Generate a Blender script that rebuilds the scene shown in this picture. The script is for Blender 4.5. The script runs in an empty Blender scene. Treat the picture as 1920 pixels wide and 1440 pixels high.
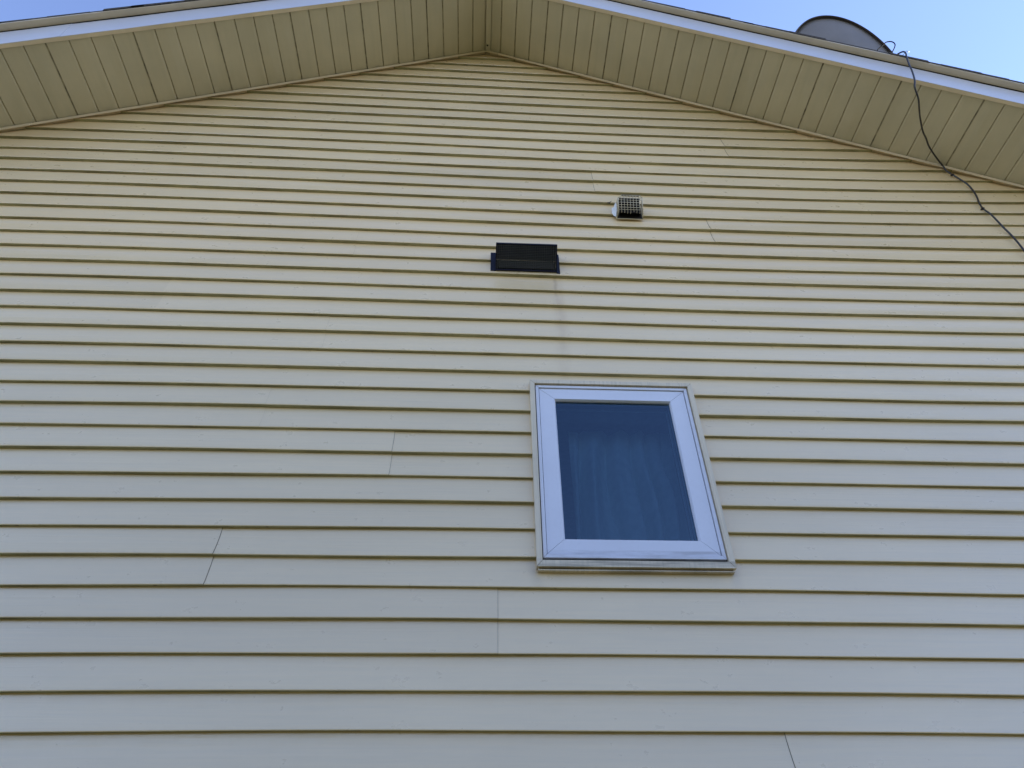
import bpy, bmesh, math, random
from mathutils import Vector, Matrix
random.seed(7)
SC = bpy.context.scene
COL = SC.collection

# ------------------------------------------------------------------ camera, sky, sun, exposure
CZ = 1.6                                   # eye height of the photographer
def cam_matrix(a, b, c, loc):
    ca, sa, cb, sb, cc, sc = math.cos(a), math.sin(a), math.cos(b), math.sin(b), math.cos(c), math.sin(c)
    f = Vector((sb*ca, cb*ca, sa)); r0 = Vector((cb, -sb, 0)); u0 = r0.cross(f)
    r = cc*r0 + sc*u0; u = -sc*r0 + cc*u0
    m = Matrix(((r.x, u.x, -f.x), (r.y, u.y, -f.y), (r.z, u.z, -f.z))).to_4x4()
    m.translation = loc
    return m
cam_data = bpy.data.cameras.new("camera")
cam = bpy.data.objects.new("camera", cam_data); COL.objects.link(cam)
cam_data.sensor_width = 36.0
cam_data.lens = 36.0*1276.335/1920.0
cam_data.clip_start = 0.05
cam_data.clip_end = 2000.0
cam.matrix_world = cam_matrix(0.720996914, 0.0597412753, -0.0164632536, Vector((0.0174757, -2.00636862, CZ)))
SC.camera = cam

SUN_EL, SUN_AZ = math.radians(27), math.radians(78)      # azimuth from +y (behind the house) towards +x
world = bpy.data.worlds.new("World"); SC.world = world
world.use_nodes = True
wn, wl = world.node_tree.nodes, world.node_tree.links
bg = wn["Background"]
sky = wn.new("ShaderNodeTexSky"); sky.sky_type = 'NISHITA'; sky.sun_disc = False
sky.sun_elevation = SUN_EL; sky.sun_rotation = SUN_AZ
sky.altitude = 100; sky.air_density = 1.0; sky.dust_density = 0.0; sky.ozone_density = 2.0
wb = wn.new("ShaderNodeMix"); wb.data_type = 'RGBA'; wb.blend_type = 'MULTIPLY'; wb.inputs[0].default_value = 1.0
wb.inputs[7].default_value = (1.01, 0.90, 1.01, 1); wl.new(sky.outputs[0], wb.inputs[6]); wl.new(wb.outputs[2], bg.inputs[0]); bg.inputs[1].default_value = 0.15
sd = bpy.data.lights.new("sun", 'SUN'); sd.energy = 3.4; sd.angle = math.radians(0.53); sd.color = (1.0, 0.95, 0.87)
sun = bpy.data.objects.new("sun", sd); COL.objects.link(sun)
sv = Vector((math.sin(SUN_AZ)*math.cos(SUN_EL), math.cos(SUN_AZ)*math.cos(SUN_EL), math.sin(SUN_EL)))
sun.rotation_euler = sv.to_track_quat('Z', 'Y').to_euler()
sun.location = (0, 0, 30)
SC.view_settings.view_transform = 'Standard'; SC.view_settings.look = 'None'
SC.view_settings.gamma = 1.0; SC.view_settings.use_curve_mapping = False
SC.view_settings.exposure = 1.48
SC.cycles.max_bounces = 10; SC.cycles.diffuse_bounces = 6; SC.cycles.transparent_max_bounces = 12

# ------------------------------------------------------------------ materials
class NT:
    def __init__(s, name):
        s.m = bpy.data.materials.new(name); s.m.use_nodes = True
        s.n = s.m.node_tree.nodes; s.l = s.m.node_tree.links
        s.b = s.n["Principled BSDF"]; s.tc = s.n.new("ShaderNodeTexCoord")
    def mapping(s, scale, out="Object", loc=(0, 0, 0)):
        mp = s.n.new("ShaderNodeMapping"); mp.inputs["Scale"].default_value = scale; mp.inputs["Location"].default_value = loc
        s.l.new(s.tc.outputs[out], mp.inputs[0]); return mp.outputs[0]
    def noise(s, vec, scale=1.0, detail=4, rough=0.55):
        t = s.n.new("ShaderNodeTexNoise"); t.inputs["Scale"].default_value = scale
        t.inputs["Detail"].default_value = detail; t.inputs["Roughness"].default_value = rough
        s.l.new(vec, t.inputs["Vector"]); return t.outputs[0]
    def ramp(s, fac, stops):
        r = s.n.new("ShaderNodeValToRGB"); e = r.color_ramp.elements
        while len(e) < len(stops): e.new(0.5)
        for el, (p, c) in zip(e, stops):
            el.position = p; el.color = (*c, 1) if len(c) == 3 else c
        s.l.new(fac, r.inputs[0]); return r.outputs[0]
    def mix(s, fac, a, b, mode='MIX'):
        x = s.n.new("ShaderNodeMix"); x.data_type = 'RGBA'; x.blend_type = mode
        for i, v in ((0, fac), (6, a), (7, b)):
            if hasattr(v, "is_linked"): s.l.new(v, x.inputs[i])
            else: x.inputs[i].default_value = v if i == 0 else (*v, 1)
        return x.outputs[2]
    def math(s, op, a, b=0.0, c=0.0):
        x = s.n.new("ShaderNodeMath"); x.operation = op
        for i, v in enumerate((a, b, c)):
            if hasattr(v, "is_linked"): s.l.new(v, x.inputs[i])
            else: x.inputs[i].default_value = v
        return x.outputs[0]
    def sep(s, out="Object"):
        x = s.n.new("ShaderNodeSeparateXYZ"); s.l.new(s.tc.outputs[out], x.inputs[0]); return x.outputs
    def bump(s, h, strength=0.3, dist=0.002, prev=None):
        x = s.n.new("ShaderNodeBump"); x.inputs["Strength"].default_value = strength; x.inputs["Distance"].default_value = dist
        s.l.new(h, x.inputs["Height"])
        if prev is not None: s.l.new(prev, x.inputs["Normal"])
        s.l.new(x.outputs[0], s.b.inputs["Normal"]); return x.outputs[0]
    def set(s, col=None, rough=0.5, metal=0.0, spec=0.5, ior=1.5):
        s.b.inputs['IOR'].default_value = ior
        if col is not None:
            if hasattr(col, "is_linked"): s.l.new(col, s.b.inputs["Base Color"])
            else: s.b.inputs["Base Color"].default_value = (*col, 1)
        if hasattr(rough, "is_linked"): s.l.new(rough, s.b.inputs["Roughness"])
        else: s.b.inputs["Roughness"].default_value = rough
        s.b.inputs["Metallic"].default_value = metal
        s.b.inputs["Specular IOR Level"].default_value = spec
        return s.m

def simple(name, col, rough=0.5, metal=0.0, var=0.12, scale=20, spec=0.5, bump=0.0):
    t = NT(name); v = t.noise(t.mapping((scale,)*3), 1.0, 5)
    lo = tuple(c*(1-var) for c in col); hi = tuple(min(1, c*(1+var)) for c in col)
    c = t.ramp(v, [(0.3, lo), (0.7, hi)])
    if bump: t.bump(v, bump, 0.002)
    return t.set(c, rough, metal, spec)

def mask_box(t, X, Z, x0, x1, z0, z1, sx, sz):
    """soft box mask in wall coordinates: 1 inside, fading over sx, sz"""
    def edge(v, a, b, soft):
        mr = t.n.new("ShaderNodeMapRange"); mr.interpolation_type = 'SMOOTHSTEP'
        mr.inputs[1].default_value = a; mr.inputs[2].default_value = b
        t.l.new(v, mr.inputs[0]); return mr.outputs[0]
    l = edge(X, x0-sx, x0+sx, 0); r = edge(X, x1+sx, x1-sx, 0)
    lo = edge(Z, z0-sz, z0+sz, 0); hi = edge(Z, z1+sz*0.3, z1-sz*0.3, 0)
    return t.math('MULTIPLY', t.math('MULTIPLY', l, r), t.math('MULTIPLY', lo, hi))

SIDING = (0.85, 0.657, 0.375)
def mat_siding():
    t = NT("cream_vinyl_siding")
    X, Y, Z = t.sep()
    grain = t.noise(t.mapping((3.0, 3, 90)), 1.0, 6, 0.62)             # long embossed wood grain
    grain2 = t.noise(t.mapping((9.0, 9, 240)), 1.0, 5, 0.6)
    blot = t.noise(t.mapping((0.9, 0.9, 1.6)), 1.0, 5, 0.6)
    fine = t.noise(t.mapping((14, 14, 22)), 1.0, 6, 0.65)
    base = t.ramp(blot, [(0.30, tuple(c*0.93 for c in SIDING)), (0.70, tuple(min(1, c*1.03) for c in SIDING))])
    base = t.mix(t.math('MULTIPLY', t.ramp(fine, [(0.56, (0, 0, 0)), (0.95, (1, 1, 1))]), 0.06), base, (0.55, 0.52, 0.42))
    at = t.n.new('ShaderNodeAttribute'); at.attribute_name = 'panel'
    base = t.mix(1.0, base, t.ramp(at.outputs['Fac'], [(0.0, (0.93, 0.93, 0.93)), (1.0, (1, 1, 1))]), 'MULTIPLY')
    base = t.mix(t.math('MULTIPLY', t.ramp(grain, [(0.42, (0, 0, 0)), (0.72, (1, 1, 1))]), 0.13), base, (0.45, 0.40, 0.30))
    # grimy run-off below the black vent, wandering slightly
    wob = t.math('MULTIPLY', t.math('SUBTRACT', t.noise(t.mapping((2, 2, 3.2)), 1.0, 4), 0.5), 0.07)
    Xw = t.math('ADD', X, wob)
    m1 = mask_box(t, Xw, Z, 0.342, 0.358, 3.42, 4.02, 0.035, 0.2)
    m1 = t.math('MULTIPLY', m1, t.ramp(t.noise(t.mapping((26, 20, 9)), 1.0, 5), [(0.30, (0.25,)*3), (0.62, (1, 1, 1))]))
    base = t.mix(t.math('MULTIPLY', m1, 0.62), base, (0.40, 0.25, 0.12))
    m5 = mask_box(t, Xw, Z, 0.337, 0.343, 3.90, 4.02, 0.010, 0.03)
    base = t.mix(t.math('MULTIPLY', m5, 0.75), base, (0.34, 0.23, 0.11))
    m2 = mask_box(t, Xw, Z, 0.08, 0.34, 3.88, 4.04, 0.06, 0.06)
    base = t.mix(t.math('MULTIPLY', m2, 0.20), base, (0.42, 0.30, 0.12))
    # dirt at the lower window corners
    for cx in (0.203, 0.842):
        m3 = mask_box(t, Xw, Z, cx-0.005, cx+0.005, 2.53, 2.62, 0.03, 0.04)
        base = t.mix(t.math('MULTIPLY', m3, 0.5), base, (0.24, 0.21, 0.15))
    m4 = mask_box(t, Xw, Z, 0.24, 0.80, 2.55, 2.60, 0.03, 0.03)
    base = t.mix(t.math('MULTIPLY', m4, 0.25), base, (0.30, 0.27, 0.18))
    # specks of dirt
    vo = t.n.new("ShaderNodeTexVoronoi"); vo.inputs["Scale"].default_value = 5.0
    t.l.new(t.mapping((1, 0.0, 1)), vo.inputs["Vector"])
    sp = t.math('LESS_THAN', vo.outputs["Distance"], 0.011)
    sc_ = t.n.new("ShaderNodeSeparateColor"); t.l.new(vo.outputs["Color"], sc_.inputs[0])
    sp = t.math('MULTIPLY', sp, t.math('GREATER_THAN', sc_.outputs[0], 0.86))
    base = t.mix(t.math('MULTIPLY', sp, 0.6), base, (0.14, 0.12, 0.09))
    n = t.bump(grain, 0.40, 0.0014)
    n = t.bump(grain2, 0.35, 0.0008, n)
    t.bump(t.noise(t.mapping((1.3, 1, 5)), 1.0, 3), 0.35, 0.006, n)
    return t.set(base, t.ramp(fine, [(0.3, (0.26,)*3), (0.7, (0.36,)*3)]), 0, 1.0, 1.62)
M_SID = mat_siding()
M_LIP = simple("shaded_lap_underside", (0.36, 0.335, 0.20), 0.7, var=0.35, scale=5)  # shade under each lap put into a darker colour
M_SEAM = simple("dark_seam", (0.34, 0.29, 0.20), 0.9, var=0.4, scale=60)  # dark colour of the panel joints and weep holes
M_HOLE = simple("dark_slot", (0.03, 0.026, 0.02), 0.9)
M_SHEATH = simple("sheathing", (0.30, 0.23, 0.13), 0.9, var=0.3, scale=9)

def mat_soffit():
    t = NT("cream_vinyl_soffit")
    blot = t.noise(t.mapping((2.2, 3, 2)), 1.0, 5)
    streak = t.noise(t.mapping((30, 2, 30)), 1.0, 4)
    c = t.ramp(blot, [(0.3, (0.51, 0.455, 0.32)), (0.7, (0.60, 0.53, 0.37))])
    c = t.mix(t.math('MULTIPLY', t.ramp(streak, [(0.45, (0, 0, 0)), (0.75, (1, 1, 1))]), 0.22), c, (0.40, 0.38, 0.27))
    X, Y, Z = t.sep()
    ed = t.n.new('ShaderNodeMapRange'); ed.inputs[1].default_value = -0.05; ed.inputs[2].default_value = -0.015; t.l.new(Y, ed.inputs[0])
    gr = t.math('MULTIPLY', ed.outputs[0], t.ramp(t.noise(t.mapping((18, 9, 18)), 1.0, 5), [(0.42, (0, 0, 0)), (0.7, (1, 1, 1))]))
    c = t.mix(t.math('MULTIPLY', gr, 0.45), c, (0.22, 0.19, 0.11))
    t.bump(t.noise(t.mapping((4, 5, 4)), 1.0, 3), 0.25, 0.004)
    return t.set(c, 0.5, 0, 0.4)
M_SOF = mat_soffit()
M_GROOVE = simple("dark_groove", (0.30, 0.26, 0.17), 0.9, var=0.5, scale=25)  # darker colour for the groove bottoms
M_TRIM = simple("cream_trim", (0.76, 0.63, 0.44), 0.42, var=0.08, scale=6, bump=0.1)
M_DRIP = simple("tan_drip_edge", (0.72, 0.60, 0.43), 0.45, var=0.10, scale=5, bump=0.1)
def mat_fascia():
    t = NT("white_fascia_metal")
    a = t.noise(t.mapping((60, 60, 6)), 1.0, 4); b = t.noise(t.mapping((1.5, 1, 3)), 1.0, 5)
    c = t.ramp(b, [(0.3, (0.54, 0.55, 0.61)), (0.7, (0.61, 0.62, 0.68))])
    c = t.mix(t.math('MULTIPLY', t.ramp(a, [(0.6, (0, 0, 0)), (0.85, (1, 1, 1))]), 0.12), c, (0.5, 0.5, 0.5))
    vo = t.n.new("ShaderNodeTexVoronoi"); vo.inputs["Scale"].default_value = 2.4; vo.inputs["Randomness"].default_value = 0.8
    t.l.new(t.mapping((1, 0, 1)), vo.inputs["Vector"])
    c = t.mix(t.math('MULTIPLY', t.math('LESS_THAN', vo.outputs["Distance"], 0.013), 0.6), c, (0.2, 0.19, 0.18))
    t.bump(t.noise(t.mapping((3, 3, 9)), 1.0, 3), 0.5, 0.008)
    return t.set(c, 0.30, 0, 0.9)
M_FAS = mat_fascia()
def mat_window(name, col):
    t = NT(name)
    b = t.noise(t.mapping((5, 5, 5)), 1.0, 5); g = t.noise(t.mapping((70, 10, 70)), 1.0, 4)
    c = t.ramp(b, [(0.3, tuple(x*0.94 for x in col)), (0.7, col)])
    c = t.mix(t.math('MULTIPLY', t.ramp(g, [(0.55, (0, 0, 0)), (0.85, (1, 1, 1))]), 0.12), c, (0.4, 0.38, 0.36))
    X, Y, Z = t.sep()
    low = mask_box(t, X, Z, 0.25, 0.80, 2.60, 2.645, 0.05, 0.01)
    dirt = t.math('MULTIPLY', low, t.ramp(t.noise(t.mapping((9, 9, 60)), 1.0, 5), [(0.35, (0, 0, 0)), (0.7, (1, 1, 1))]))
    c = t.mix(t.math('MULTIPLY', dirt, 0.5), c, (0.25, 0.22, 0.20))
    return t.set(c, 0.33, 0, 0.5)
def mat_casing():
    t = NT("cream_window_casing"); X, Y, Z = t.sep()
    c = t.ramp(t.noise(t.mapping((7, 7, 7)), 1.0, 5), [(0.3, (0.66, 0.56, 0.40)), (0.7, (0.76, 0.64, 0.46))])
    low = mask_box(t, X, Z, 0.2, 0.85, 2.50, 2.605, 0.01, 0.012)
    side = t.ramp(t.noise(t.mapping((160, 20, 3.5)), 1.0, 5), [(0.45, (0, 0, 0)), (0.72, (1, 1, 1))])
    st = t.ramp(t.noise(t.mapping((6, 10, 90)), 1.0, 5), [(0.40, (0, 0, 0)), (0.66, (1, 1, 1))])
    c = t.mix(t.math('MULTIPLY', t.math('MULTIPLY', low, st), 0.65), c, (0.20, 0.17, 0.12))
    c = t.mix(t.math('MULTIPLY', side, 0.30), c, (0.28, 0.25, 0.18))
    return t.set(c, 0.4, 0, 0.5)
M_CASING = mat_casing()
M_WHITE = mat_window("white_vinyl_frame", (0.73, 0.73, 0.79))
M_RECESS = simple("dark_recess", (0.025, 0.025, 0.03), 0.6)
M_SPACER = simple("spacer_metal", (0.20, 0.24, 0.23), 0.5)
M_SCREENF = simple("screen_frame", (0.55, 0.60, 0.58), 0.5)
def mat_glass():
    t = NT("window_glass"); n, l = t.n, t.l
    n.remove(t.b)
    tr = n.new("ShaderNodeBsdfTransparent"); tr.inputs[0].default_value = (0.34, 0.46, 0.57, 1)
    gl = n.new("ShaderNodeBsdfGlossy"); gl.inputs["Roughness"].default_value = 0.015; gl.inputs[0].default_value = (0.55, 0.78, 1.0, 1)
    fr = n.new("ShaderNodeFresnel"); fr.inputs[0].default_value = 1.88
    bp = n.new("ShaderNodeBump"); bp.inputs["Strength"].default_value = 0.05; bp.inputs["Distance"].default_value = 0.01
    nz = t.noise(t.mapping((3, 1, 3)), 1.0, 2); l.new(nz, bp.inputs["Height"]); l.new(bp.outputs[0], gl.inputs["Normal"])
    mx = n.new("ShaderNodeMixShader"); l.new(fr.outputs[0], mx.inputs[0]); l.new(tr.outputs[0], mx.inputs[1]); l.new(gl.outputs[0], mx.inputs[2])
    out = [x for x in n if x.type == 'OUTPUT_MATERIAL'][0]; l.new(mx.outputs[0], out.inputs[0])
    return t.m
M_GLASS = mat_glass()
M_CURT = simple("pale_curtain_cloth", (0.66, 0.72, 0.68), 0.9, var=0.06, scale=30)
M_ROOM = simple("room_plaster", (0.30, 0.30, 0.30), 0.9)
M_BLACK = simple("black_painted_steel", (0.010, 0.010, 0.022), 0.4, var=0.3, scale=25, spec=0.18)
M_BLACKMESH = simple("black_wire", (0.055, 0.055, 0.05), 0.6, spec=0.3)
M_DAMPER = simple("damper_steel", (0.026, 0.024, 0.018), 0.6, var=0.3, scale=12, spec=0.3)
M_PLAST = simple("cream_plastic", (0.60, 0.53, 0.38), 0.45, var=0.10, scale=30)
M_VOID = simple("dark_void", (0.008, 0.006, 0.005), 0.95)
M_LEAD = simple('dull_black_lead', (0.02, 0.018, 0.018), 0.95, spec=0.05)
M_SMEAR = simple("white_sealant", (0.74, 0.77, 0.80), 0.4, var=0.1, scale=40, bump=0.5)
M_CABLE = simple("black_cable", (0.028, 0.025, 0.026), 0.42, var=0.3, scale=15)
M_DISH = simple("grey_dish_paint", (0.20, 0.19, 0.20), 0.5, var=0.14, scale=5, spec=0.4)
M_RIM = simple("dark_dish_rim", (0.075, 0.065, 0.07), 0.4, var=0.2, scale=12)
M_STEEL = simple("galvanised_steel", (0.35, 0.35, 0.36), 0.45, metal=0.8)
def mat_shingle():
    t = NT("asphalt_shingle")
    a = t.noise(t.mapping((90, 90, 90)), 1.0, 3); b = t.noise(t.mapping((1.5, 3, 1.5)), 1.0, 4)
    c = t.mix(0.5, t.ramp(a, [(0.35, (0.025, 0.022, 0.02)), (0.7, (0.13, 0.11, 0.09))]), t.ramp(b, [(0.3, (0.04, 0.035, 0.03)), (0.7, (0.09, 0.08, 0.07))]))
    t.bump(a, 0.6, 0.003)
    return t.set(c, 0.92, 0, 0.2)
M_SHING = mat_shingle()
def mat_ground():
    t = NT("lawn")
    a = t.noise(t.mapping((25, 25, 25)), 1.0, 6); b = t.noise(t.mapping((0.3, 0.3, 0.3)), 1.0, 5)
    c = t.mix(0.5, t.ramp(a, [(0.3, (0.045, 0.05, 0.018)), (0.7, (0.12, 0.115, 0.055))]), t.ramp(b, [(0.3, (0.07, 0.08, 0.035)), (0.7, (0.15, 0.13, 0.075))]))
    t.bump(a, 1.0, 0.03)
    return t.set(c, 0.95, 0, 0.2)
M_GROUND = mat_ground()
def mat_concrete(name, col):
    t = NT(name); a = t.noise(t.mapping((4, 4, 4)), 1.0, 8, 0.65)
    t.bump(a, 0.4, 0.01)
    return t.set(t.ramp(a, [(0.3, tuple(x*0.8 for x in col)), (0.7, col)]), 0.9)
M_CONC = mat_concrete("foundation_concrete", (0.36, 0.35, 0.32))

# ------------------------------------------------------------------ mesh helpers
def obj(name, bm, mats, parent=None, smooth=False):
    bmesh.ops.recalc_face_normals(bm, faces=bm.faces) if smooth is None else None
    me = bpy.data.meshes.new(name); bm.to_mesh(me); bm.free()
    for m in (mats if isinstance(mats, (list, tuple)) else [mats]): me.materials.append(m)
    if smooth:
        for p in me.polygons: p.use_smooth = True
    o = bpy.data.objects.new(name, me); COL.objects.link(o)
    if parent is not None: o.parent = parent
    return o
def tag(o, label=None, cat=None, group=None, kind=None):
    for k, v in (("label", label), ("category", cat), ("group", group), ("kind", kind)):
        if v: o[k] = v
    return o
def empty(name, loc=(0, 0, 0)):
    o = bpy.data.objects.new(name, None); COL.objects.link(o); o.location = loc; return o
def hexa(bm, p, mi=0):
    """p: 8 points, 4 of one end then the matching 4 of the other end"""
    v = [bm.verts.new(q) for q in p]
    fs = [(3, 2, 1, 0), (4, 5, 6, 7)] + [(i, (i+1) % 4, (i+1) % 4+4, i+4) for i in range(4)]
    for f in fs:
        fc = bm.faces.new([v[i] for i in f]); fc.material_index = mi
def box(bm, x0, x1, y0, y1, z0, z1, mi=0):
    hexa(bm, [(x0, y0, z0), (x1, y0, z0), (x1, y1, z0), (x0, y1, z0), (x0, y0, z1), (x1, y0, z1), (x1, y1, z1), (x0, y1, z1)], mi)
def quad(bm, p, mi=0):
    f = bm.faces.new([bm.verts.new(q) for q in p]); f.material_index = mi; return f
def bevel(bm, w, seg=2):
    bmesh.ops.remove_doubles(bm, verts=bm.verts, dist=1e-6)
    bmesh.ops.recalc_face_normals(bm, faces=bm.faces)
    bmesh.ops.bevel(bm, geom=list(bm.edges), offset=w, segments=seg, affect='EDGES', clamp_overlap=True)
def catmull(pts, n=8):
    P = [Vector(p) for p in pts]; P = [2*P[0]-P[1]] + P + [2*P[-1]-P[-2]]; out = []
    for i in range(1, len(P)-2):
        for j in range(n):
            t = j/n; a, b, c, d = P[i-1:i+3]
            out.append(0.5*((2*b)+(c-a)*t+(2*a-5*b+4*c-d)*t*t+(-a+3*b-3*c+d)*t**3))
    out.append(P[-2]); return out
def tube(bm, pts, r, seg=10, mi=0, cap=True):
    rings = []; up = Vector((0.3, 0.2, 1)).normalized()
    for i, p in enumerate(pts):
        d = (pts[min(i+1, len(pts)-1)]-pts[max(i-1, 0)]).normalized()
        a = d.cross(up)
        if a.length < 1e-3: a = d.cross(Vector((1, 0, 0)))
        a.normalize(); b = d.cross(a).normalized(); up = b*-1 if b.dot(up) < 0 else b
        a = d.cross(up).normalized()
        rr = r(i/(len(pts)-1)) if callable(r) else r
        rings.append([bm.verts.new(p+a*rr*math.cos(2*math.pi*k/seg)+up*rr*math.sin(2*math.pi*k/seg)) for k in range(seg)])
    for A, B in zip(rings, rings[1:]):
        for k in range(seg):
            f = bm.faces.new((A[k], A[(k+1) % seg], B[(k+1) % seg], B[k])); f.material_index = mi; f.smooth = True
    if cap:
        bm.faces.new(rings[0][::-1]).material_index = mi; bm.faces.new(rings[-1]).material_index = mi
def ring(bm, ox0, ox1, oz0, oz1, w, y0, y1, gap=0.0006, mi=0, chamfer=0.0, wb=None, wt=None, depth_in=0.0):
    """four mitred bars round a rectangle; y0 front, y1 back; chamfer slopes the inner front edge"""
    wb = w if wb is None else wb; wt = w if wt is None else wt
    ix0, ix1, iz0, iz1 = ox0+w, ox1-w, oz0+wb, oz1-wt
    O = [(ox0, oz0), (ox1, oz0), (ox1, oz1), (ox0, oz1)]; I = [(ix0, iz0), (ix1, iz0), (ix1, iz1), (ix0, iz1)]
    for i in range(4):
        j = (i+1) % 4
        o1, o2, i1, i2 = Vector(O[i]), Vector(O[j]), Vector(I[i]), Vector(I[j])
        d = (o2-o1).normalized()
        o1 = o1+d*gap; o2 = o2-d*gap; i1 = i1+d*gap; i2 = i2-d*gap
        c1 = i1+(o1-i1)*0.0; c2 = i2
        if chamfer:
            nin = Vector((-d.y, d.x))
            m1 = i1+(o1-i1)*(chamfer/w); m2 = i2+(o2-i2)*(chamfer/w)
            prof1 = [(o1, y1), (o1, y0), (m1, y0), (i1, y0+chamfer+depth_in), (i1, y1)]
            prof2 = [(o2, y1), (o2, y0), (m2, y0), (i2, y0+chamfer+depth_in), (i2, y1)]
        else:
            prof1 = [(o1, y1), (o1, y0), (i1, y0), (i1, y1)]; prof2 = [(o2, y1), (o2, y0), (i2, y0), (i2, y1)]
        A = [bm.verts.new((p.x, y, p.y)) for p, y in prof1]; B = [bm.verts.new((p.x, y, p.y)) for p, y in prof2]
        n = len(A)
        for k in range(n):
            f = bm.faces.new((A[k], B[k], B[(k+1) % n], A[(k+1) % n])); f.material_index = mi
        bm.faces.new(A).material_index = mi; bm.faces.new(B[::-1]).material_index = mi

# ------------------------------------------------------------------ dimensions of the gable
C = 0.1016                                 # course exposure
S = 0.483                                  # roof slope
HALF = 4.6                                 # half width of the house
DEEP = 8.5
RAKE = CZ+4.737                            # z of the bottom edge of the rake trim over x = 0
SOF = CZ+4.768                             # soffit plane over x = 0
SOFY = -0.418
FASY = -0.440
FASZ0, FASZ1 = CZ+4.760, CZ+4.936
DRY = -0.476
WX0, WX1, WZ0, WZ1 = 0.215, 0.832, 2.592, 3.354     # opening in the wall
COEF = {(0,0):0.51023,(0,1):0.0347,(0,2):-0.23897,(0,3):0.18918,(1,0):-0.00026,(1,1):0.07315,(1,2):-0.39766,(1,3):0.29533,
        (2,0):-0.03938,(2,1):0.08633,(2,2):-0.00355,(3,0):-0.00374,(3,1):0.09385}
rw = random.Random(3)
PH = [(rw.uniform(0, 6.28), rw.uniform(0, 6.28), rw.uniform(1.1, 2.4), rw.uniform(3, 6)) for _ in range(80)]
def course_z(x, k):
    """the height of the butt edge of course k; the courses sag and climb slightly as the old siding does"""
    xc = max(-2.75, min(3.0, x))/3; kc = max(0, min(37, k))/36
    v = sum(c*xc**i*kc**j for (i, j), c in COEF.items())
    v = max(0.466, min(0.548, v))
    a, b, f, g = PH[(k+30) % 80]
    return CZ+k*C+v+0.0011*math.sin(f*x+a)+0.0007*math.sin(g*x+b)
def rake_z(x): return RAKE-S*abs(x)

house = empty("house", (0, 0, 0))
tag(house, "cream vinyl sided gable end with a small white window and wide soffit", "house")

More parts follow.
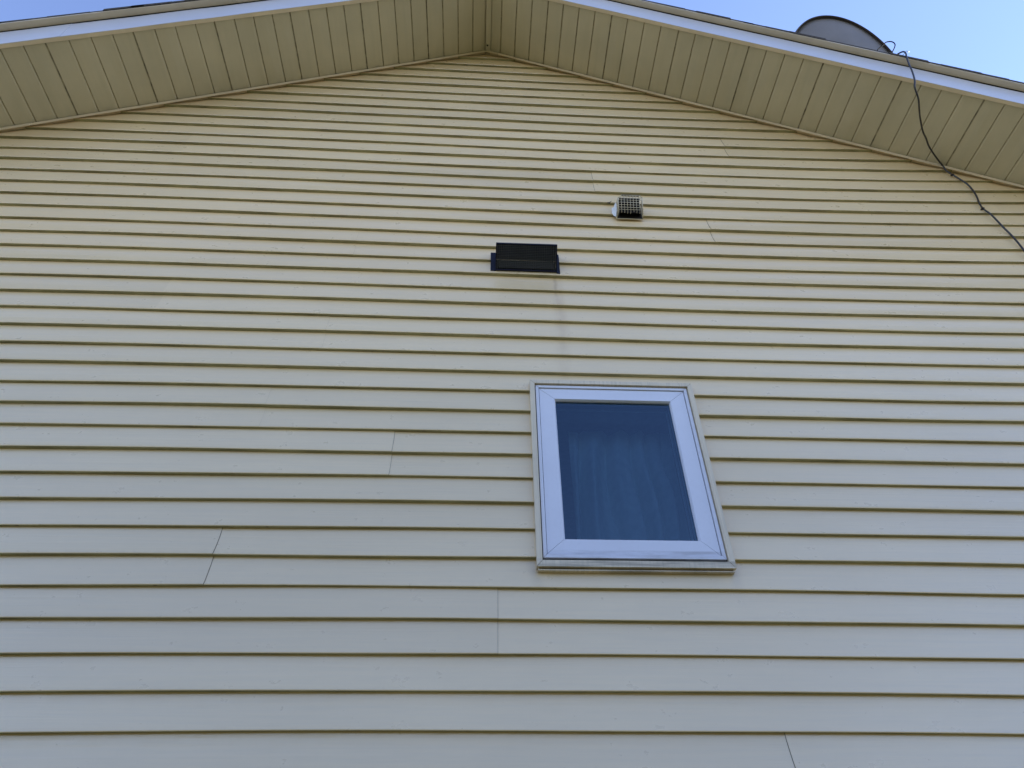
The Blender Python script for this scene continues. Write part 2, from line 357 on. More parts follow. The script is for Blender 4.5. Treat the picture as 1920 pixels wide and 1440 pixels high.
# ------------------------------------------------------------------ siding (courses are geometry)
JOINTS = {-1: [0.874], 1: [0.083], 2: [-0.809], 4: [-0.295], 11: [1.145], 13: [0.59], 15: [1.397], 14: [2.196, -1.618], 7: [-0.629], 10: [-0.587],
          9: [-0.078], 12: [2.777, -1.008], 8: [2.45, -1.351], 5: [-0.783], 6: [-1.433], 3: [-1.377], 16: [-1.229], 0: [-2.9]}
STRONG = {-1, 1, 2, 4, 11, 13, 15}
def build_siding():
    bm = bmesh.new(); KMIN, KMAX = -17, 42
    lay = bm.faces.layers.float.new('panel'); rp = random.Random(9)
    tone = {}
    for k in range(KMIN, KMAX):
        m = k//2; lap = (k % 2 == 0)
        d = 0.0140 if lap else 0.0162
        js = sorted(JOINTS.get(m, []) + [j+o for j in JOINTS.get(m, [0.4]) for o in (-3.66, 3.66) if abs(j+o) < HALF and abs(j+o) > 3.1])
        xs = {round(-HALF+i*0.08, 4) for i in range(int(2*HALF/0.08)+1)} | {WX0, WX1}
        # clip points against the rake
        for sgn in (-1, 1):
            for kk in (k, k+1):
                x = sgn*2.0
                for _ in range(25): x = sgn*(RAKE+0.02-course_z(x, kk))/S
                if 0 < abs(x) < HALF: xs.add(round(x, 5))
        for j in js:
            hw = 0.0006 if m in STRONG else 0.0003
            xs |= {round(j-hw, 5), round(j+hw, 5)}
        xs |= {0.0, HALF}
        xs = sorted(xs)
        a, b, f, g = PH[(k+55) % 80]
        def yof(x, t):
            seg = sum(1 for j in js if x > j)
            prof = -d*max(0.0, 1-t)**1.8-0.0011*math.exp(-((t-0.03)/0.035)**2)
            oil = 0.0015*math.sin(f*0.9*x+a)*math.sin(math.pi*min(1, max(0, t)))+0.0006*math.sin(g*0.8*x+b)
            return prof+oil-((0.0016 if m in STRONG else 0.0005) if seg % 2 else 0.0)
        for x0, x1 in zip(xs, xs[1:]):
            if x1-x0 < 1e-5: continue
            xm = (x0+x1)/2
            seam = any(abs(xm-j) < 0.0009 for j in js)
            smi = 1 if (m in STRONG or xm > 1.0) else 0
            inwin = WX0-1e-6 < xm < WX1+1e-6
            lo = [course_z(x, k) for x in (x0, x1)]; hi = [course_z(x, k+1) for x in (x0, x1)]
            cap = [rake_z(x)+0.02 for x in (x0, x1)]
            zl = [min(lo[i], cap[i]) for i in (0, 1)]; zh = [min(hi[i]+0.004, cap[i]) for i in (0, 1)]
            if max(zh[i]-zl[i] for i in (0, 1)) < 1e-4: continue
            butt = lo[0] < cap[0]+1e-4 and lo[1] < cap[1]+1e-4
            if inwin:
                zmid0, zmid1 = sum(zl)/2, sum(zh)/2
                if zmid0 > WZ0 and zmid1 < WZ1: continue
                if zmid0 < WZ1 < zmid1: zl = [WZ1, WZ1]; butt = False
                elif zmid0 < WZ0 < zmid1: zh = [WZ0, WZ0]
            ts = [0, 0.02, 0.045, 0.09, 0.2, 0.4, 0.65, 0.82, 1.0]; rows = []
            for t in ts:
                row = []
                for i, x in enumerate((x0, x1)):
                    z = zl[i]+(zh[i]-zl[i])*t
                    tt = (z-lo[i])/(hi[i]-lo[i])
                    y = yof(xm if seam else (x0+1e-4 if i == 0 else x1-1e-4), tt)
                    if t == 0 and butt: y += 0.0012; z += 0.0
                    if seam: y += 0.0016 if smi else 0.0
                    row.append((x, y, z))
                rows.append(row)
            for r0, r1 in zip(rows, rows[1:]):
                fq = quad(bm, (r0[0], r0[1], r1[1], r1[0]), smi if seam else 0)
                fq[lay] = tone.setdefault((m, sum(1 for j in js if xm > j)), rp.random())
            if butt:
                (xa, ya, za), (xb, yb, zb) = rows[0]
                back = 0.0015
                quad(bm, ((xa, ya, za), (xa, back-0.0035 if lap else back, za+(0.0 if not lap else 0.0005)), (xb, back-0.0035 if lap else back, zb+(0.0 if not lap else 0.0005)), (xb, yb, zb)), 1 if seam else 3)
                if lap:      # the dark hook gap behind the lower lip of each panel
                    quad(bm, ((xa, back-0.0035, za+0.0005), (xa, back-0.0035, za+0.006), (xb, back-0.0035, zb+0.006), (xb, back-0.0035, zb+0.0005)), 2)
        if lap:              # weep holes in the bottom lip
            x = -HALF+0.1+rw.uniform(0, 0.3)
            while x < HALF-0.1:
                z = course_z(x, k)
                if z < rake_z(x)-0.02 and not (WX0-0.03 < x < WX1+0.03 and WZ0-0.05 < z < WZ1+0.05):
                    w = rw.uniform(0.003, 0.006)
                    box(bm, x-w, x+w, -d+0.002, -d+0.007, z-0.0006, z+0.002, 1)
                x += 0.406+rw.uniform(-0.015, 0.015)
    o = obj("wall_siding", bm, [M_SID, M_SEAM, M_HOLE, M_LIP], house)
    return o
build_siding()

# structural wall behind the siding, sides, back, foundation
bm = bmesh.new()
Y0, Y1 = 0.006, 0.15
def prism_y(bm, poly, y0, y1, mi=0):
    A = [bm.verts.new((x, y0, z)) for x, z in poly]; B = [bm.verts.new((x, y1, z)) for x, z in poly]
    n = len(A); bm.faces.new(A).material_index = mi; bm.faces.new(B[::-1]).material_index = mi
    for i in range(n):
        f = bm.faces.new((A[i], A[(i+1) % n], B[(i+1) % n], B[i])); f.material_index = mi
TOP = lambda x: SOF+0.14-S*abs(x)
ZB = 0.30
prism_y(bm, [(-HALF, ZB), (WX0, ZB), (WX0, TOP(WX0)), (0, TOP(0)), (-HALF, TOP(HALF))], Y0, Y1)
prism_y(bm, [(WX1, ZB), (HALF, ZB), (HALF, TOP(HALF)), (WX1, TOP(WX1))], Y0, Y1)
prism_y(bm, [(WX0, ZB), (WX1, ZB), (WX1, WZ0), (WX0, WZ0)], Y0, Y1)
prism_y(bm, [(WX0, WZ1), (WX1, WZ1), (WX1, TOP(WX1)), (WX0, TOP(WX0))], Y0, Y1)
box(bm, -HALF, -HALF+0.15, Y1, DEEP, ZB, TOP(HALF)-0.02); box(bm, HALF-0.15, HALF, Y1, DEEP, ZB, TOP(HALF)-0.02)
prism_y(bm, [(-HALF, ZB), (HALF, ZB), (HALF, TOP(HALF)), (0, TOP(0)), (-HALF, TOP(HALF))], DEEP, DEEP+0.15)
obj("inner_wall", bm, M_SHEATH, house)
bm = bmesh.new()
box(bm, -HALF+0.01, HALF-0.01, 0.02, DEEP+0.1, 0.0, ZB)
obj("foundation", bm, M_CONC, house)
# the room behind the window
bm = bmesh.new()
rx0, rx1, ry0, ry1, rz0, rz1 = -0.9, 2.0, 0.155, 3.2, 1.9, 4.15
for p in (((rx0, ry1, rz0), (rx1, ry1, rz0), (rx1, ry1, rz1), (rx0, ry1, rz1)), ((rx0, ry0, rz0), (rx0, ry1, rz0), (rx0, ry1, rz1), (rx0, ry0, rz1)),
          ((rx1, ry0, rz0), (rx1, ry1, rz0), (rx1, ry1, rz1), (rx1, ry0, rz1)), ((rx0, ry0, rz0), (rx1, ry0, rz0), (rx1, ry1, rz0), (rx0, ry1, rz0)),
          ((rx0, ry0, rz1), (rx1, ry0, rz1), (rx1, ry1, rz1), (rx0, ry1, rz1))):
    quad(bm, p)
obj("room_lining", bm, M_ROOM, house)

# ------------------------------------------------------------------ soffit, fascia, trims, roof
GP = 0.0946
def soffit(sgn):
    bm = bmesh.new()
    yA, yB = SOFY-0.004, 0.004
    n = int(HALF/GP)+3
    zf = lambda x: SOF-S*x
    r = random.Random(11 if sgn > 0 else 12)
    for i in range(n):
        xa, xb = i*GP, (i+1)*GP
        lapj = ((i+1) % 4 == 0)
        g = 0.0052 if not lapj else 0.0026                    # half width of the V groove
        dep = 0.0055 if not lapj else 0.006
        sag = r.uniform(-0.0015, 0.0008)
        a = xa+0.004 if i else xa
        b = xb-g
        NY = 5
        ys = [yA+(yB-yA)*j/NY for j in range(NY+1)]
        wob = [r.uniform(-0.0012, 0.0012) for _ in ys]
        for j in range(NY):
            y0, y1 = ys[j], ys[j+1]
            w0, w1 = wob[j], wob[j+1]
            def P(x, y, dz): return (sgn*x, y, zf(x)+dz)
            xm = (a+b)/2
            quad(bm, (P(a, y0, 0), P(xm, y0, sag+w0), P(xm, y1, sag+w1), P(a, y1, 0)), 0)
            quad(bm, (P(xm, y0, sag+w0), P(b, y0, 0), P(b, y1, 0), P(xm, y1, sag+w1)), 0)
            # groove: one wall steep and one sloping, darker in the bottom
            quad(bm, (P(b, y0, 0), P(b+0.0006, y0, dep), P(b+0.0006, y1, dep), P(b, y1, 0)), 0)
            quad(bm, (P(b+0.0006, y0, dep), P(b+g, y0, dep), P(b+g, y1, dep), P(b+0.0006, y1, dep)), 1)
            quad(bm, (P(b+g, y0, dep), P(xb+0.004, y0, -0.0012 if lapj else 0), P(xb+0.004, y1, -0.0012 if lapj else 0), P(b+g, y1, dep)), 1 if lapj else 0)
    return obj("soffit", bm, [M_SOF, M_GROOVE], house)
soffit(-1); soffit(1)

def sloped(bm, sgn, x0, x1, y0, y1, zb, zt, mi=0, n=1, wob=0.0, seed=0):
    """a bar following the roof slope; zb, zt measured over x = 0"""
    r = random.Random(seed)
    xs = [x0+(x1-x0)*i/n for i in range(n+1)]
    W = [r.uniform(-wob, wob) for _ in xs]
    prev = None
    for x, w in zip(xs, W):
        c = [bm.verts.new((sgn*x, y0+w, zb-S*x)), bm.verts.new((sgn*x, y1, zb-S*x)), bm.verts.new((sgn*x, y1, zt-S*x)), bm.verts.new((sgn*x, y0+w, zt-S*x))]
        if prev:
            for i in range(4):
                f = bm.faces.new((prev[i], c[i], c[(i+1) % 4], prev[(i+1) % 4])); f.material_index = mi
        else: bm.faces.new(c).material_index = mi
        prev = c
    bm.faces.new(prev[::-1]).material_index = mi
EAVE = HALF+0.42
for sgn, seams in ((-1, [2.475, 4.2]), (1, [0.075, 0.185, 1.89, 3.9])):
    bm = bmesh.new()                                           # trim channel between siding and soffit
    xs = [0.0]+seams+[HALF]
    for i, (a, b) in enumerate(zip(xs, xs[1:])):
        sloped(bm, sgn, a+(0.0009 if i else 0), b-0.0009, -0.0262-(0.0008 if i % 2 else 0), -0.0245, RAKE, RAKE+0.0275, n=6, wob=0.0003, seed=i)
        sloped(bm, sgn, a+(0.0009 if i else 0), b-0.0009, -0.0245, -0.001, RAKE+0.0265, RAKE+0.0282, seed=i)
    obj("rake_trim", bm, M_TRIM, house)
    bm = bmesh.new()                                           # white aluminium fascia with its bottom return
    fx = [0.0, 3.1 if sgn > 0 else 2.2, EAVE]
    for i, (a, b) in enumerate(zip(fx, fx[1:])):
        o_ = 0.0012*(i % 2)
        sloped(bm, sgn, a, b-0.0005, FASY-o_, FASY+0.0015, FASZ0, FASZ1-0.014, n=16, wob=0.0009, seed=20+i)
    obj("fascia", bm, M_FAS, house)
    bm = bmesh.new()
    sloped(bm, sgn, 0.0, EAVE, FASY+0.0016, SOFY, FASZ0+0.0004, FASZ0+0.004, n=16)
    sloped(bm, sgn, 0.0, EAVE, SOFY-0.001, SOFY+0.0, FASZ0+0.0004, SOF+0.004, n=1)
    obj("fascia_return", bm, M_DRIP, house)
    bm = bmesh.new()
    sloped(bm, sgn, 0.0, EAVE, FASY+0.004, SOFY-0.002, FASZ0+0.02, FASZ1-0.001)      # timber behind, coloured near black for the gap's shade
    obj("rake_board", bm, M_HOLE, house)
    bm = bmesh.new()
    sloped(bm, sgn, 0.0, EAVE, DRY, FASY-0.0015, FASZ1, FASZ1+0.007, n=14, wob=0.001, seed=5)
    obj("drip_edge", bm, M_DRIP, house)
    bm = bmesh.new()
    sloped(bm, sgn, 0.0, EAVE, FASY+0.011, DEEP+0.4, FASZ1+0.0, FASZ1+0.018)
    obj("roof_deck", bm, M_SHEATH, house)
    # shingle courses: tapered slabs, lower end thick, rake ends slightly ragged
    bm = bmesh.new(); r = random.Random(31+sgn)
    L = 0.1245; n = int((EAVE+0.03)/L)
    DT = FASZ1+0.0185
    for i in range(n+1):
        xb = EAVE+0.03-i*L; xa = max(0.0, xb-L*1.5)
        if xb < 0.02: break
        y = DRY+0.001
        ye = y-r.choice([0.0, 0.001, 0.002, 0.004, 0.006])
        th = 0.0085+r.uniform(-0.001, 0.003)
        zt0 = DT+0.004+0.005; zt1 = DT+0.004+th
        # start the tab below the overlapping course
        hexa(bm, [(sgn*xa, ye, FASZ1+0.0075-S*xa), (sgn*xb, ye, FASZ1+0.0075-S*xb), (sgn*xb, ye, zt1-S*xb), (sgn*xa, ye, zt0-S*xa),
                  (sgn*xa, DEEP+0.42, FASZ1+0.0188-S*xa), (sgn*xb, DEEP+0.42, FASZ1+0.0188-S*xb), (sgn*xb, DEEP+0.42, zt1-S*xb), (sgn*xa, DEEP+0.42, zt0-S*xa)])
    bmesh.ops.recalc_face_normals(bm, faces=bm.faces)
    obj("roof_shingles", bm, M_SHING, house)
    # eave fascia along the side of the house
    bm = bmesh.new()
    x = EAVE
    box(bm, min(sgn*x, sgn*(x+0.02)), max(sgn*x, sgn*(x+0.02)), FASY, DEEP+0.4, FASZ0-S*x, FASZ1-S*x-0.01)
    box(bm, min(sgn*HALF, sgn*x), max(sgn*HALF, sgn*x), SOFY, DEEP+0.3, SOF-S*x-0.006, SOF-S*x-0.001)
    obj("eave_fascia", bm, M_FAS, house)
# ridge cover strip under the peak, and the caps at the peak
bm = bmesh.new()
box(bm, -0.009, 0.0282, SOFY-0.003, 0.002, SOF-0.0165, SOF-0.0125)
box(bm, -0.009, -0.007, SOFY-0.003, 0.002, SOF-0.0165, SOF+0.004); box(bm, 0.0262, 0.0282, SOFY-0.003, 0.002, SOF-0.0165, SOF+0.004)
obj("ridge_trim", bm, M_SOF, house)
bm = bmesh.new()
for a in range(6):
    t0 = a*math.pi/3
    box(bm, 0.006+0.004*math.cos(t0)-0.002, 0.006+0.004*math.cos(t0)+0.002, -0.062+0.003*math.sin(t0)-0.002, -0.062+0.003*math.sin(t0)+0.002, SOF-0.0205, SOF-0.0166)
obj("screw_head", bm, M_HOLE, house)
for sgn in (0,):
    bm = bmesh.new()
    for j in range(40):
        y0 = DRY-0.01+j*0.22
        z = FASZ1+0.036
        for s2 in (-1, 1):
            hexa(bm, [(0, y0, z), (s2*0.15, y0, z-S*0.15), (s2*0.15, y0, z-S*0.15+0.008), (0, y0, z+0.008),
                      (0, y0+0.24, z+0.006), (s2*0.15, y0+0.24, z+0.006-S*0.15), (s2*0.15, y0+0.24, z+0.012-S*0.15), (0, y0+0.24, z+0.014)])
    bmesh.ops.recalc_face_normals(bm, faces=bm.faces)
    obj("ridge_cap", bm, M_SHING, house)

# ------------------------------------------------------------------ window
bm = bmesh.new()
ring(bm, 0.2050, 0.8430, 2.581, 3.3655, 0.0185, -0.0300, 0.006, gap=0.0010, wb=0.0215, wt=0.0165)
ring(bm, 0.2090, 0.8385, 2.572, 3.3600, 0.004, -0.0200, 0.006, gap=0.0002)                       # channel return under the casing
win = obj("window", bm, M_CASING, house)
bm = bmesh.new()
ring(bm, 0.2120, 0.8350, 2.589, 3.3570, 0.032, -0.0045, 0.02, gap=0)  # black backing: the dark of the frame gaps put into its colour
ring(bm, 0.2235, 0.8245, 2.6030, 3.3490, 0.060, -0.0120, -0.0046, gap=0)
obj("recess_backing", bm, M_RECESS, win)
bm = bmesh.new()
ring(bm, 0.2275, 0.8215, 2.6150, 3.3455, 0.0120, -0.0215, 0.03, gap=0.0005, wb=0.0135)
bevel(bm, 0.0008, 1)
obj("frame", bm, M_WHITE, win)
bm = bmesh.new()
ring(bm, 0.2415, 0.8070, 2.6310, 3.3310, 0.0610, -0.0165, 0.014, gap=0.0008, chamfer=0.004, wb=0.0555, wt=0.053, depth_in=0.004)
obj("sash", bm, M_WHITE, win)
bm = bmesh.new()
quad(bm, ((0.296, -0.002, 2.680), (0.752, -0.002, 2.680), (0.752, -0.002, 3.283), (0.296, -0.002, 3.283)))
obj("glass_pane", bm, M_GLASS, win)
bm = bmesh.new()
ring(bm, 0.296, 0.752, 2.680, 3.283, 0.0105, 0.000, 0.012, gap=0)
obj("glass_spacer", bm, M_SPACER, win)
bm = bmesh.new()
ring(bm, 0.290, 0.758, 2.675, 3.288, 0.012, 0.0145, 0.036, gap=0)  # reveal behind the glass, its shade painted in as black
ring(bm, 0.290, 0.758, 2.675, 3.288, 0.017, 0.0385, 0.0435, gap=0, mi=1)
obj("insect_screen_frame", bm, [M_RECESS, M_SCREENF], win)
bm = bmesh.new()
ring(bm, 0.2155, 0.8315, 2.5925, 3.3535, 0.058, 0.0450, 0.149, gap=0)
obj("interior_jamb", bm, M_ROOM, win)

# curtain hung inside, behind the glass
bm = bmesh.new(); NX, NZ = 150, 40
rc = random.Random(5)
ph = [rc.uniform(0, 6.28) for _ in range(6)]
V = []
for j in range(NZ+1):
    t = j/NZ; row = []
    for i in range(NX+1):
        s = i/NX; x = 0.375+s*0.43
        z = 3.300-0.020*abs(math.sin(s*17+0.6))*(1-t)-t*0.86
        drift = 0.02*t*math.sin(s*4+ph[0])
        amp = 0.014+0.036*min(1, t*3)
        q = s+0.055*math.sin(7*s+1.0)+0.03*math.sin(11*s*t+2*t)+0.05*t*(s-0.4)
        f = 1.2*abs(math.sin(math.pi*(q*5.2+0.15)))**0.7*-1.6+0.8+0.5*math.sin(2*math.pi*(q*7.1+0.5*t)+ph[2])*math.sin(3*s+1)
        row.append(bm.verts.new((x+drift, 0.205+amp*f, z)))
    V.append(row)
for j in range(NZ):
    for i in range(NX):
        f = bm.faces.new((V[j][i], V[j+1][i], V[j+1][i+1], V[j][i+1])); f.smooth = True
cur = obj("curtain", bm, M_CURT, None, smooth=True)
tag(cur, "pale pleated curtain hanging behind the dark blue glass of the window", "curtain")

# ------------------------------------------------------------------ black range hood vent
v1 = empty("wall_vent", (0.208, 0, 4.04))
tag(v1, "wide black metal wall vent with a fine wire mesh, above and left of the window", "vent")
def P1(x, y, z): return (x-0.208, y, z-4.04)
def boxp(bm, x0, x1, y0, y1, z0, z1, P, mi=0):
    hexa(bm, [P(x0, y0, z0), P(x1, y0, z0), P(x1, y1, z0), P(x0, y1, z0), P(x0, y0, z1), P(x1, y0, z1), P(x1, y1, z1), P(x0, y1, z1)], mi)
hx0, hx1, hyf, hzt, hzb = 0.0700, 0.3505, -0.092, 4.146, 4.040
bm = bmesh.new()
boxp(bm, 0.0470, 0.0700, -0.0150, -0.0125, 4.0400, 4.165, P1)
boxp(bm, 0.3505, 0.3660, -0.0150, -0.0125, 4.0330, 4.165, P1)
boxp(bm, 0.0470, 0.3660, -0.0148, -0.0127, 4.146, 4.172, P1)
obj("flange", bm, M_BLACK, v1)
bm = bmesh.new()
th = 0.0015
hexa(bm, [P1(hx0, -0.013, hzt+0.018), P1(hx1, -0.013, hzt+0.018), P1(hx1, hyf, hzt), P1(hx0, hyf, hzt),
          P1(hx0, -0.013, hzt+0.018+th), P1(hx1, -0.013, hzt+0.018+th), P1(hx1, hyf, hzt+th), P1(hx0, hyf, hzt+th)])     # sloping top
for xa in (hx0, hx1-th):                                                                                   # tapering cheeks
    vA = [P1(xa, -0.013, hzb), P1(xa, -0.022, hzb), P1(xa, hyf, hzt-0.006), P1(xa, hyf, hzt), P1(xa, -0.013, hzt+0.018)]
    vB = [(p[0]+th, p[1], p[2]) for p in vA]
    A = [bm.verts.new(p) for p in vA]; B = [bm.verts.new(p) for p in vB]
    bm.faces.new(A); bm.faces.new(B[::-1])
    for i in range(5): bm.faces.new((A[i], A[(i+1) % 5], B[(i+1) % 5], B[i]))
boxp(bm, hx0, hx1, hyf-0.001, hyf+0.0015, hzt-0.007, hzt+0.0005, P1)                                        # front lip
boxp(bm, hx0, hx1, -0.0225, -0.0185, hzb-0.001, hzb+0.003, P1)                                              # lower lip
obj("hood", bm, M_BLACK, v1)
bm = bmesh.new()                                                                                           # mesh screen laid on the slanting opening
pa = Vector(P1(hx0, -0.0215, hzb+0.007)); pb = Vector(P1(hx1, -0.0215, hzb+0.007)); pc = Vector(P1(hx0, hyf+0.002, hzt-0.005)); pd = Vector(P1(hx1, hyf+0.002, hzt-0.005))
NXm, NZm = 34, 15
nrm = (pb-pa).cross(pc-pa).normalized()
for i in range(NXm+1):
    s = i/NXm; a = pa.lerp(pb, s); b = pc.lerp(pd, s); w = Vector((0.0007, 0, 0))
    hexa(bm, [a-w, a+w, a+w+nrm*0.001, a-w+nrm*0.001, b-w, b+w, b+w+nrm*0.001, b-w+nrm*0.001])
for j in range(1, NZm):
    s = j/NZm; a = pa.lerp(pc, s); b = pb.lerp(pd, s); w = (pc-pa).normalized()*0.0007
    hexa(bm, [a-w, a+w, a+w+nrm*0.0008, a-w+nrm*0.0008, b-w, b+w, b+w+nrm*0.0008, b-w+nrm*0.0008])
obj("mesh_screen", bm, M_BLACKMESH, v1)
bm = bmesh.new()
boxp(bm, hx0+0.003, hx1-0.003, -0.0145, -0.0130, hzb+0.003, hzt+0.015, P1)
obj("back_plate", bm, M_VOID, v1)
bm = bmesh.new()
hexa(bm, [P1(hx0+0.012, -0.026, hzb+0.012), P1(hx1-0.012, -0.026, hzb+0.012), P1(hx1-0.012, -0.024, hzb+0.012), P1(hx0+0.012, -0.024, hzb+0.012),
          P1(hx0+0.012, -0.018, hzb+0.075), P1(hx1-0.012, -0.018, hzb+0.075), P1(hx1-0.012, -0.016, hzb+0.075), P1(hx0+0.012, -0.016, hzb+0.075)])
obj("damper_flap", bm, M_DAMPER, v1)

# ------------------------------------------------------------------ small cream vent with bird guard
v2 = empty("bird_guard_vent", (0.745, 0, 4.48))
tag(v2, "small cream plastic wall vent with a square grid guard, highest on the siding", "vent")
def P2(x, y, z): return (x-0.745, y, z-4.48)
bm = bmesh.new()
boxp(bm, 0.676, 0.814, -0.0150, -0.0120, 4.477, 4.594, P2)
bevel(bm, 0.001, 1)
obj("flange", bm, M_PLAST, v2)
bm = bmesh.new()
boxp(bm, 0.682, 0.808, -0.0165, -0.0152, 4.481, 4.582, P2)
obj("duct_opening", bm, M_VOID, v2)
# guard cage: outline (chamfered top) at the wall and at the front, bars across front, sides and top
def outline(y, z0, x0, x1, z1, ch): return [(x0, z0), (x0, z1-ch), (x0+ch*1.1, z1), (x1-ch*0.7, z1), (x1, z1-ch*0.6), (x1, z0)]
yb, yf = -0.0155, -0.086
OB = outline(yb, 4.480, 0.679, 0.812, 4.592, 0.016)
OF = outline(yf, 4.4870, 0.6835, 0.806, 4.577, 0.016)
def fy(z): return -0.050-0.036*(z-4.487)/0.090
bm = bmesh.new(); br = 0.0011
def bar(bm, a, b, r=br): tube(bm, [Vector(P2(*a)), Vector(P2(*b))], r, 6)
for (a, b) in zip(OF, OF[1:]): bar(bm, (a[0], fy(a[1]), a[1]), (b[0], fy(b[1]), b[1]), 0.0018)
for (a, b) in zip(OB, OB[1:]): bar(bm, (a[0], yb, a[1]), (b[0], yb, b[1]), 0.0022)
def zt(x):    # top of the front outline at x
    pts = OF[1:5]
    for (xa, za), (xb, zb_) in zip(pts, pts[1:]):
        if xa <= x <= xb: return za+(zb_-za)*(x-xa)/(xb-xa+1e-9)
    return pts[0][1]
NV = 8
for i in range(1, NV):                       # uprights of the front, running back over the top
    x = 0.6835+(0.806-0.6835)*i/NV
    bar(bm, (x, fy(4.487), 4.487), (x, fy(zt(x)), zt(x))); bar(bm, (x, fy(zt(x)), zt(x)), (x+(x-0.745)*0.05, yb, zt(x)+0.015))
    if i != 5: bar(bm, (x, fy(4.487), 4.487), (x, fy(4.487)+0.008+0.003*math.sin(i*5), 4.4866))     # stubs of the missing floor bars
for j in range(1, 7):
    z = 4.487+(4.577-4.487)*j/7
    bar(bm, (0.6835, fy(z), z), (0.806, fy(z), z))
    for xf, xb in ((0.6835, 0.679), (0.806, 0.812)):
        bar(bm, (xf, fy(z), z), (xb, yb, 4.480+(4.592-4.480)*j/7))
bar(bm, (0.6835, fy(4.487), 4.487), (0.679, yb, 4.480)); bar(bm, (0.806, fy(4.487), 4.487), (0.812, yb, 4.480))
for i in range(1, 5):
    t = i/5
    for xf, xb in ((0.6835, 0.679), (0.806, 0.812)):
        x = xf+(xb-xf)*t; y = -0.084+(yb+0.084)*t
        z0 = 4.487 if y > -0.050 else 4.487+(-0.050-y)/0.036*0.09
        bar(bm, (x, y, z0), (x, y, 4.561+0.015*t))
obj("grid_guard", bm, M_PLAST, v2)
bm = bmesh.new()                              # hood shell inside the cage, with louvre blades
boxp(bm, 0.692, 0.799, -0.070, -0.0165, 4.5745, 4.5765, P2)
boxp(bm, 0.692, 0.694, -0.047, -0.0165, 4.500, 4.5745, P2); boxp(bm, 0.797, 0.799, -0.047, -0.0165, 4.500, 4.5745, P2)
boxp(bm, 0.702, 0.792, -0.0868, -0.079, 4.5785, 4.5825, P2)
obj("hood", bm, M_DAMPER, v2)
bm = bmesh.new()
for y, z in ((-0.066, 4.546), (-0.0545, 4.518)):
    hexa(bm, [P2(0.6945, y, z), P2(0.7965, y, z), P2(0.7965, y+0.006, z+0.014), P2(0.6945, y+0.006, z+0.014),
              P2(0.6945, y+0.0015, z), P2(0.7965, y+0.0015, z), P2(0.7965, y+0.0075, z+0.014), P2(0.6945, y+0.0075, z+0.014)])
obj("louvre_blade", bm, simple("grey_louvre", (0.26, 0.25, 0.19), 0.6), v2)
bm = bmesh.new()
boxp(bm, 0.6945, 0.7965, -0.044, -0.041, 4.4900, 4.574, P2)
obj("dark_interior", bm, M_VOID, v2)
bm = bmesh.new()                              # torn, peeling sealant and a split beside the flange
pz = [(0.664, -0.016, 4.500), (0.676, -0.017, 4.492), (0.682, -0.030, 4.520), (0.680, -0.050, 4.556), (0.6735, -0.048, 4.566), (0.668, -0.034, 4.548), (0.6600, -0.022, 4.556), (0.6575, -0.016, 4.528)]
A = [bm.verts.new(P2(*p)) for p in pz]; B = [bm.verts.new(P2(p[0]+0.0006, p[1]+0.0012, p[2])) for p in pz]
bm.faces.new(A); bm.faces.new(B[::-1])
for q in range(8): bm.faces.new((A[q], A[(q+1) % 8], B[(q+1) % 8], B[q]))
obj("peeling_sealant", bm, M_SMEAR, v2)
bm = bmesh.new()
A = [P2(0.640, -0.0145, 4.618), P2(0.655, -0.0150, 4.604), P2(0.668, -0.0160, 4.628), P2(0.655, -0.0160, 4.616)]
B = [(p[0], p[1]-0.0015, p[2]) for p in A]
hexa(bm, A+B)
obj("torn_edge", bm, M_VOID, v2)

# ------------------------------------------------------------------ dish on the roof
DC = Vector((2.3476, -0.1201, 5.9218)); DA = Vector((0.3070, 0.2135, -0.3121)); DB = Vector((-0.2584, 0.1185, -0.1731)); DN = Vector((0, 0.82534, 0.56464))
dish = empty("satellite_dish", (2.42, 0.16, 5.40))
tag(dish, "grey satellite dish with a dark rim standing on the roof edge, seen from behind", "satellite dish")
off = dish.location
bm = bmesh.new(); NR, NS = 14, 96
def dp(r, th, back=0.0): return DC+DA*(r*math.cos(th))+DB*(r*math.sin(th))-DN*(0.062*(1-r*r)+back)-off
def bowl(back, flip):
    rings = [[bm.verts.new(dp(i/NR*0.985, 2*math.pi*k/NS, back)) for k in range(NS)] for i in range(1, NR+1)]
    c = bm.verts.new(dp(0, 0, back))
    for k in range(NS):
        f = bm.faces.new((c, rings[0][k], rings[0][(k+1) % NS])); f.smooth = True
    for A, B in zip(rings, rings[1:]):
        for k in range(NS):
            f = bm.faces.new((A[k], B[k], B[(k+1) % NS], A[(k+1) % NS])); f.smooth = True
    return rings[-1]
e1 = bowl(0.0, 0); e2 = bowl(0.003, 1)
for k in range(NS): bm.faces.new((e1[k], e1[(k+1) % NS], e2[(k+1) % NS], e2[k]))
obj("reflector", bm, M_DISH, dish)
bm = bmesh.new()                              # rolled rim: a band flaring back from the edge
secs = [(0.978, 0.000), (1.000, -0.004), (1.004, 0.006), (1.000, 0.020), (0.990, 0.022), (0.984, 0.008)]
R = [[bm.verts.new(DC+DA*(r*math.cos(2*math.pi*k/NS))+DB*(r*math.sin(2*math.pi*k/NS))-DN*b-off) for k in range(NS)] for r, b in secs]
for i in range(len(R)):
    A, B = R[i], R[(i+1) % len(R)]
    for k in range(NS):
        f = bm.faces.new((A[k], B[k], B[(k+1) % NS], A[(k+1) % NS])); f.smooth = True
obj("rim", bm, M_RIM, dish)
bm = bmesh.new()
cb = DC-DN*0.066
tube(bm, [Vector((2.42, 0.16, 5.42))-off, Vector((2.42, 0.16, 5.70))-off, Vector((2.41, 0.10, 5.78))-off], 0.021, 16)
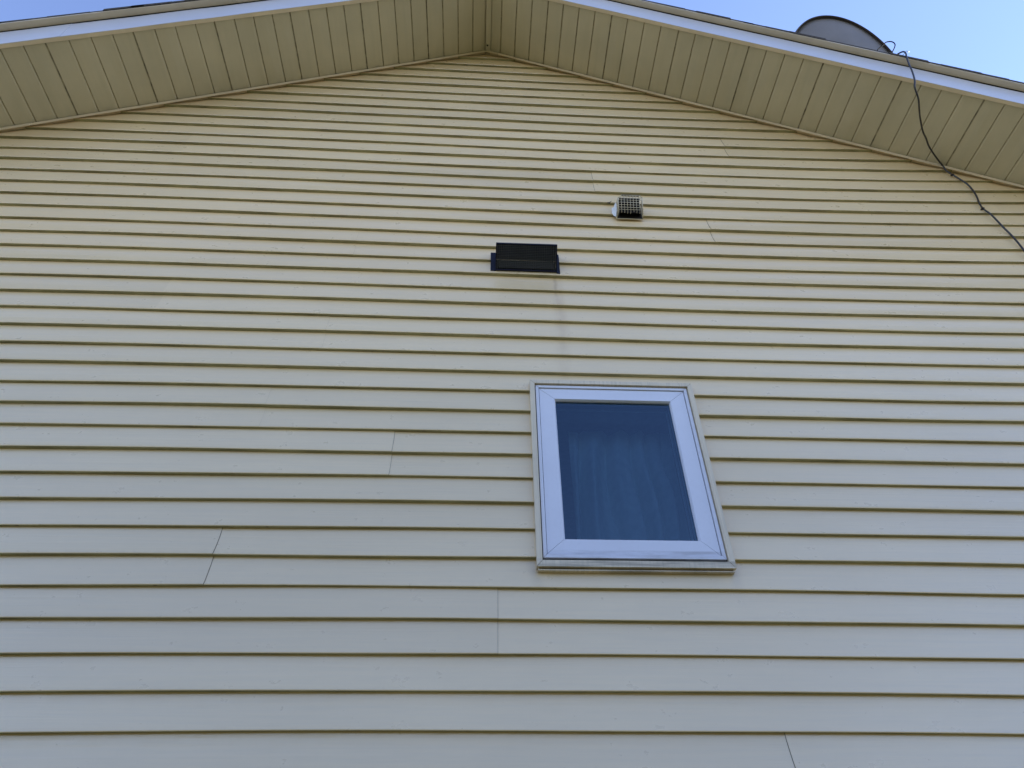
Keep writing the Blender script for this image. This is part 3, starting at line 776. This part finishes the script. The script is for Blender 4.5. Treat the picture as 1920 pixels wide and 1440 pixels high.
boxp(bm, -0.09, 0.09, -0.07, 0.07, 0.0, 0.006, lambda x, y, z: (x, y, z-S*x-0.03))
tube(bm, [Vector((2.41, 0.12, 5.76))-off, cb-off], 0.018, 12)
tube(bm, [Vector((2.42, 0.16, 5.62))-off, Vector((2.20, 0.42, 5.52))-off], 0.009, 8)
obj("mast", bm, M_STEEL, dish)
bm = bmesh.new()
arm0 = DC-DB*0.95+Vector((0, 0.0, 0)); feed = DC+DN*0.42+DA*0.55
tube(bm, [DC+DA*0.92-DN*0.03-off, DC+DA*0.8+DN*0.2-off, feed-off], 0.012, 10)
tube(bm, [feed-off, feed-DN*0.09-off], 0.028, 14)
obj("feed_arm", bm, M_STEEL, dish)
# short looped lead by the rim
bm = bmesh.new()
lp = [(2.268, -0.420, 5.600), (2.268, -0.420, 5.630), (2.298, -0.42, 5.680), (2.336, -0.42, 5.725), (2.374, -0.42, 5.772), (2.405, -0.42, 5.786), (2.421, -0.42, 5.776), (2.418, -0.42, 5.742), (2.392, -0.42, 5.69), (2.371, -0.42, 5.655), (2.350, -0.415, 5.62), (2.335, -0.40, 5.56), (2.33, -0.36, 5.50)]
tube(bm, [p-off for p in catmull([(2.30, -0.30, 5.49), (2.262, -0.38, 5.53)]+lp[1:], 8)], 0.0032, 8)
obj("looped_lead", bm, M_LEAD, dish)

# ------------------------------------------------------------------ coax cable over the rake and down the wall
cp = [(2.42, 0.10, 5.50), (2.385, -0.10, 5.485), (2.355, -0.25, 5.49), (2.325, -0.38, 5.505), (2.336, -0.430, 5.545), (2.349, -0.466, 5.525), (2.334, -0.488, 5.462), (2.318, -0.486, 5.40), (2.303, -0.482, 5.33),
      (2.293, -0.476, 5.255), (2.274, -0.468, 5.165), (2.262, -0.452, 5.115), (2.290, -0.408, 5.082), (2.325, -0.35, 5.083), (2.372, -0.29, 5.11), (2.421, -0.22, 5.107), (2.470, -0.17, 5.115),
      (2.516, -0.12, 5.120), (2.573, -0.07, 5.100), (2.622, -0.033, 5.082), (2.634, -0.022, 5.040), (2.653, -0.021, 5.0015), (2.675, -0.022, 4.954), (2.697, -0.021, 4.9015), (2.699, -0.019, 4.8176),
      (2.681, -0.018, 4.7301), (2.6735, -0.020, 4.675), (2.684, -0.026, 4.608), (2.6965, -0.024, 4.505), (2.7096, -0.022, 4.42), (2.709, -0.022, 4.315), (2.700, -0.021, 4.10), (2.712, -0.022, 3.7),
      (2.70, -0.021, 3.2), (2.71, -0.022, 2.6), (2.70, -0.022, 1.8), (2.705, -0.022, 1.0), (2.70, -0.030, 0.35), (2.72, -0.05, 0.03)]
cab = empty("coax_cable", (2.70, -0.02, 0.03))
tag(cab, "black cable hanging from the roof edge and running down the right of the siding", "cable")
co = cab.location
bm = bmesh.new(); tube(bm, [p-co for p in catmull(cp, 8)], 0.0045, 10)
obj("outer_jacket", bm, M_CABLE, cab)
for (x, y, z) in ((2.6535, -0.021, 5.0015), (2.6735, -0.020, 4.676), (2.7045, -0.0215, 3.95), (2.706, -0.0215, 2.9), (2.703, -0.022, 1.9)):
    bm = bmesh.new()
    box(bm, x-0.009-co.x, x+0.006-co.x, y-0.0065-co.y, y+0.009-co.y, z-0.0035-co.z, z+0.0035-co.z)
    bevel(bm, 0.0015, 2)
    obj("cable_clip", bm, M_CABLE, cab)
bm = bmesh.new()                               # thin ground wire and tie where the cable crosses the shingles
tube(bm, [p-co for p in catmull([(2.338, -0.425, 5.512), (2.352, -0.44, 5.524), (2.366, -0.458, 5.522), (2.378, -0.468, 5.535), (2.386, -0.47, 5.522), (2.378, -0.478, 5.500), (2.352, -0.488, 5.478)], 6)], 0.0012, 6)
obj("tie_wire", bm, M_CABLE, cab)

# ------------------------------------------------------------------ ground
bm = bmesh.new()                               # lawn; unseen bank added behind the camera, shading the lower wall
prof = [(600, 0.0), (-3.3, 0.0), (-3.8, 0.15), (-4.5, 0.9), (-5.2, 1.9), (-6.0, 2.9), (-7.0, 3.6), (-8.0, 3.9), (-10.0, 4.0), (-600, 4.2)]
xs = [-600, -60]+[-30+i*1.5 for i in range(41)]+[60, 600]
rg = random.Random(2); prev = None
for x in xs:
    wob = rg.uniform(-0.12, 0.12)
    row = [bm.verts.new((x, y, z*(1+wob*0.6))) for y, z in prof]
    if prev:
        for j in range(len(row)-1):
            f = bm.faces.new((prev[j], row[j], row[j+1], prev[j+1])); f.smooth = True
    prev = row
bmesh.ops.recalc_face_normals(bm, faces=bm.faces)
g = obj("ground", bm, M_GROUND); tag(g, kind="structure")
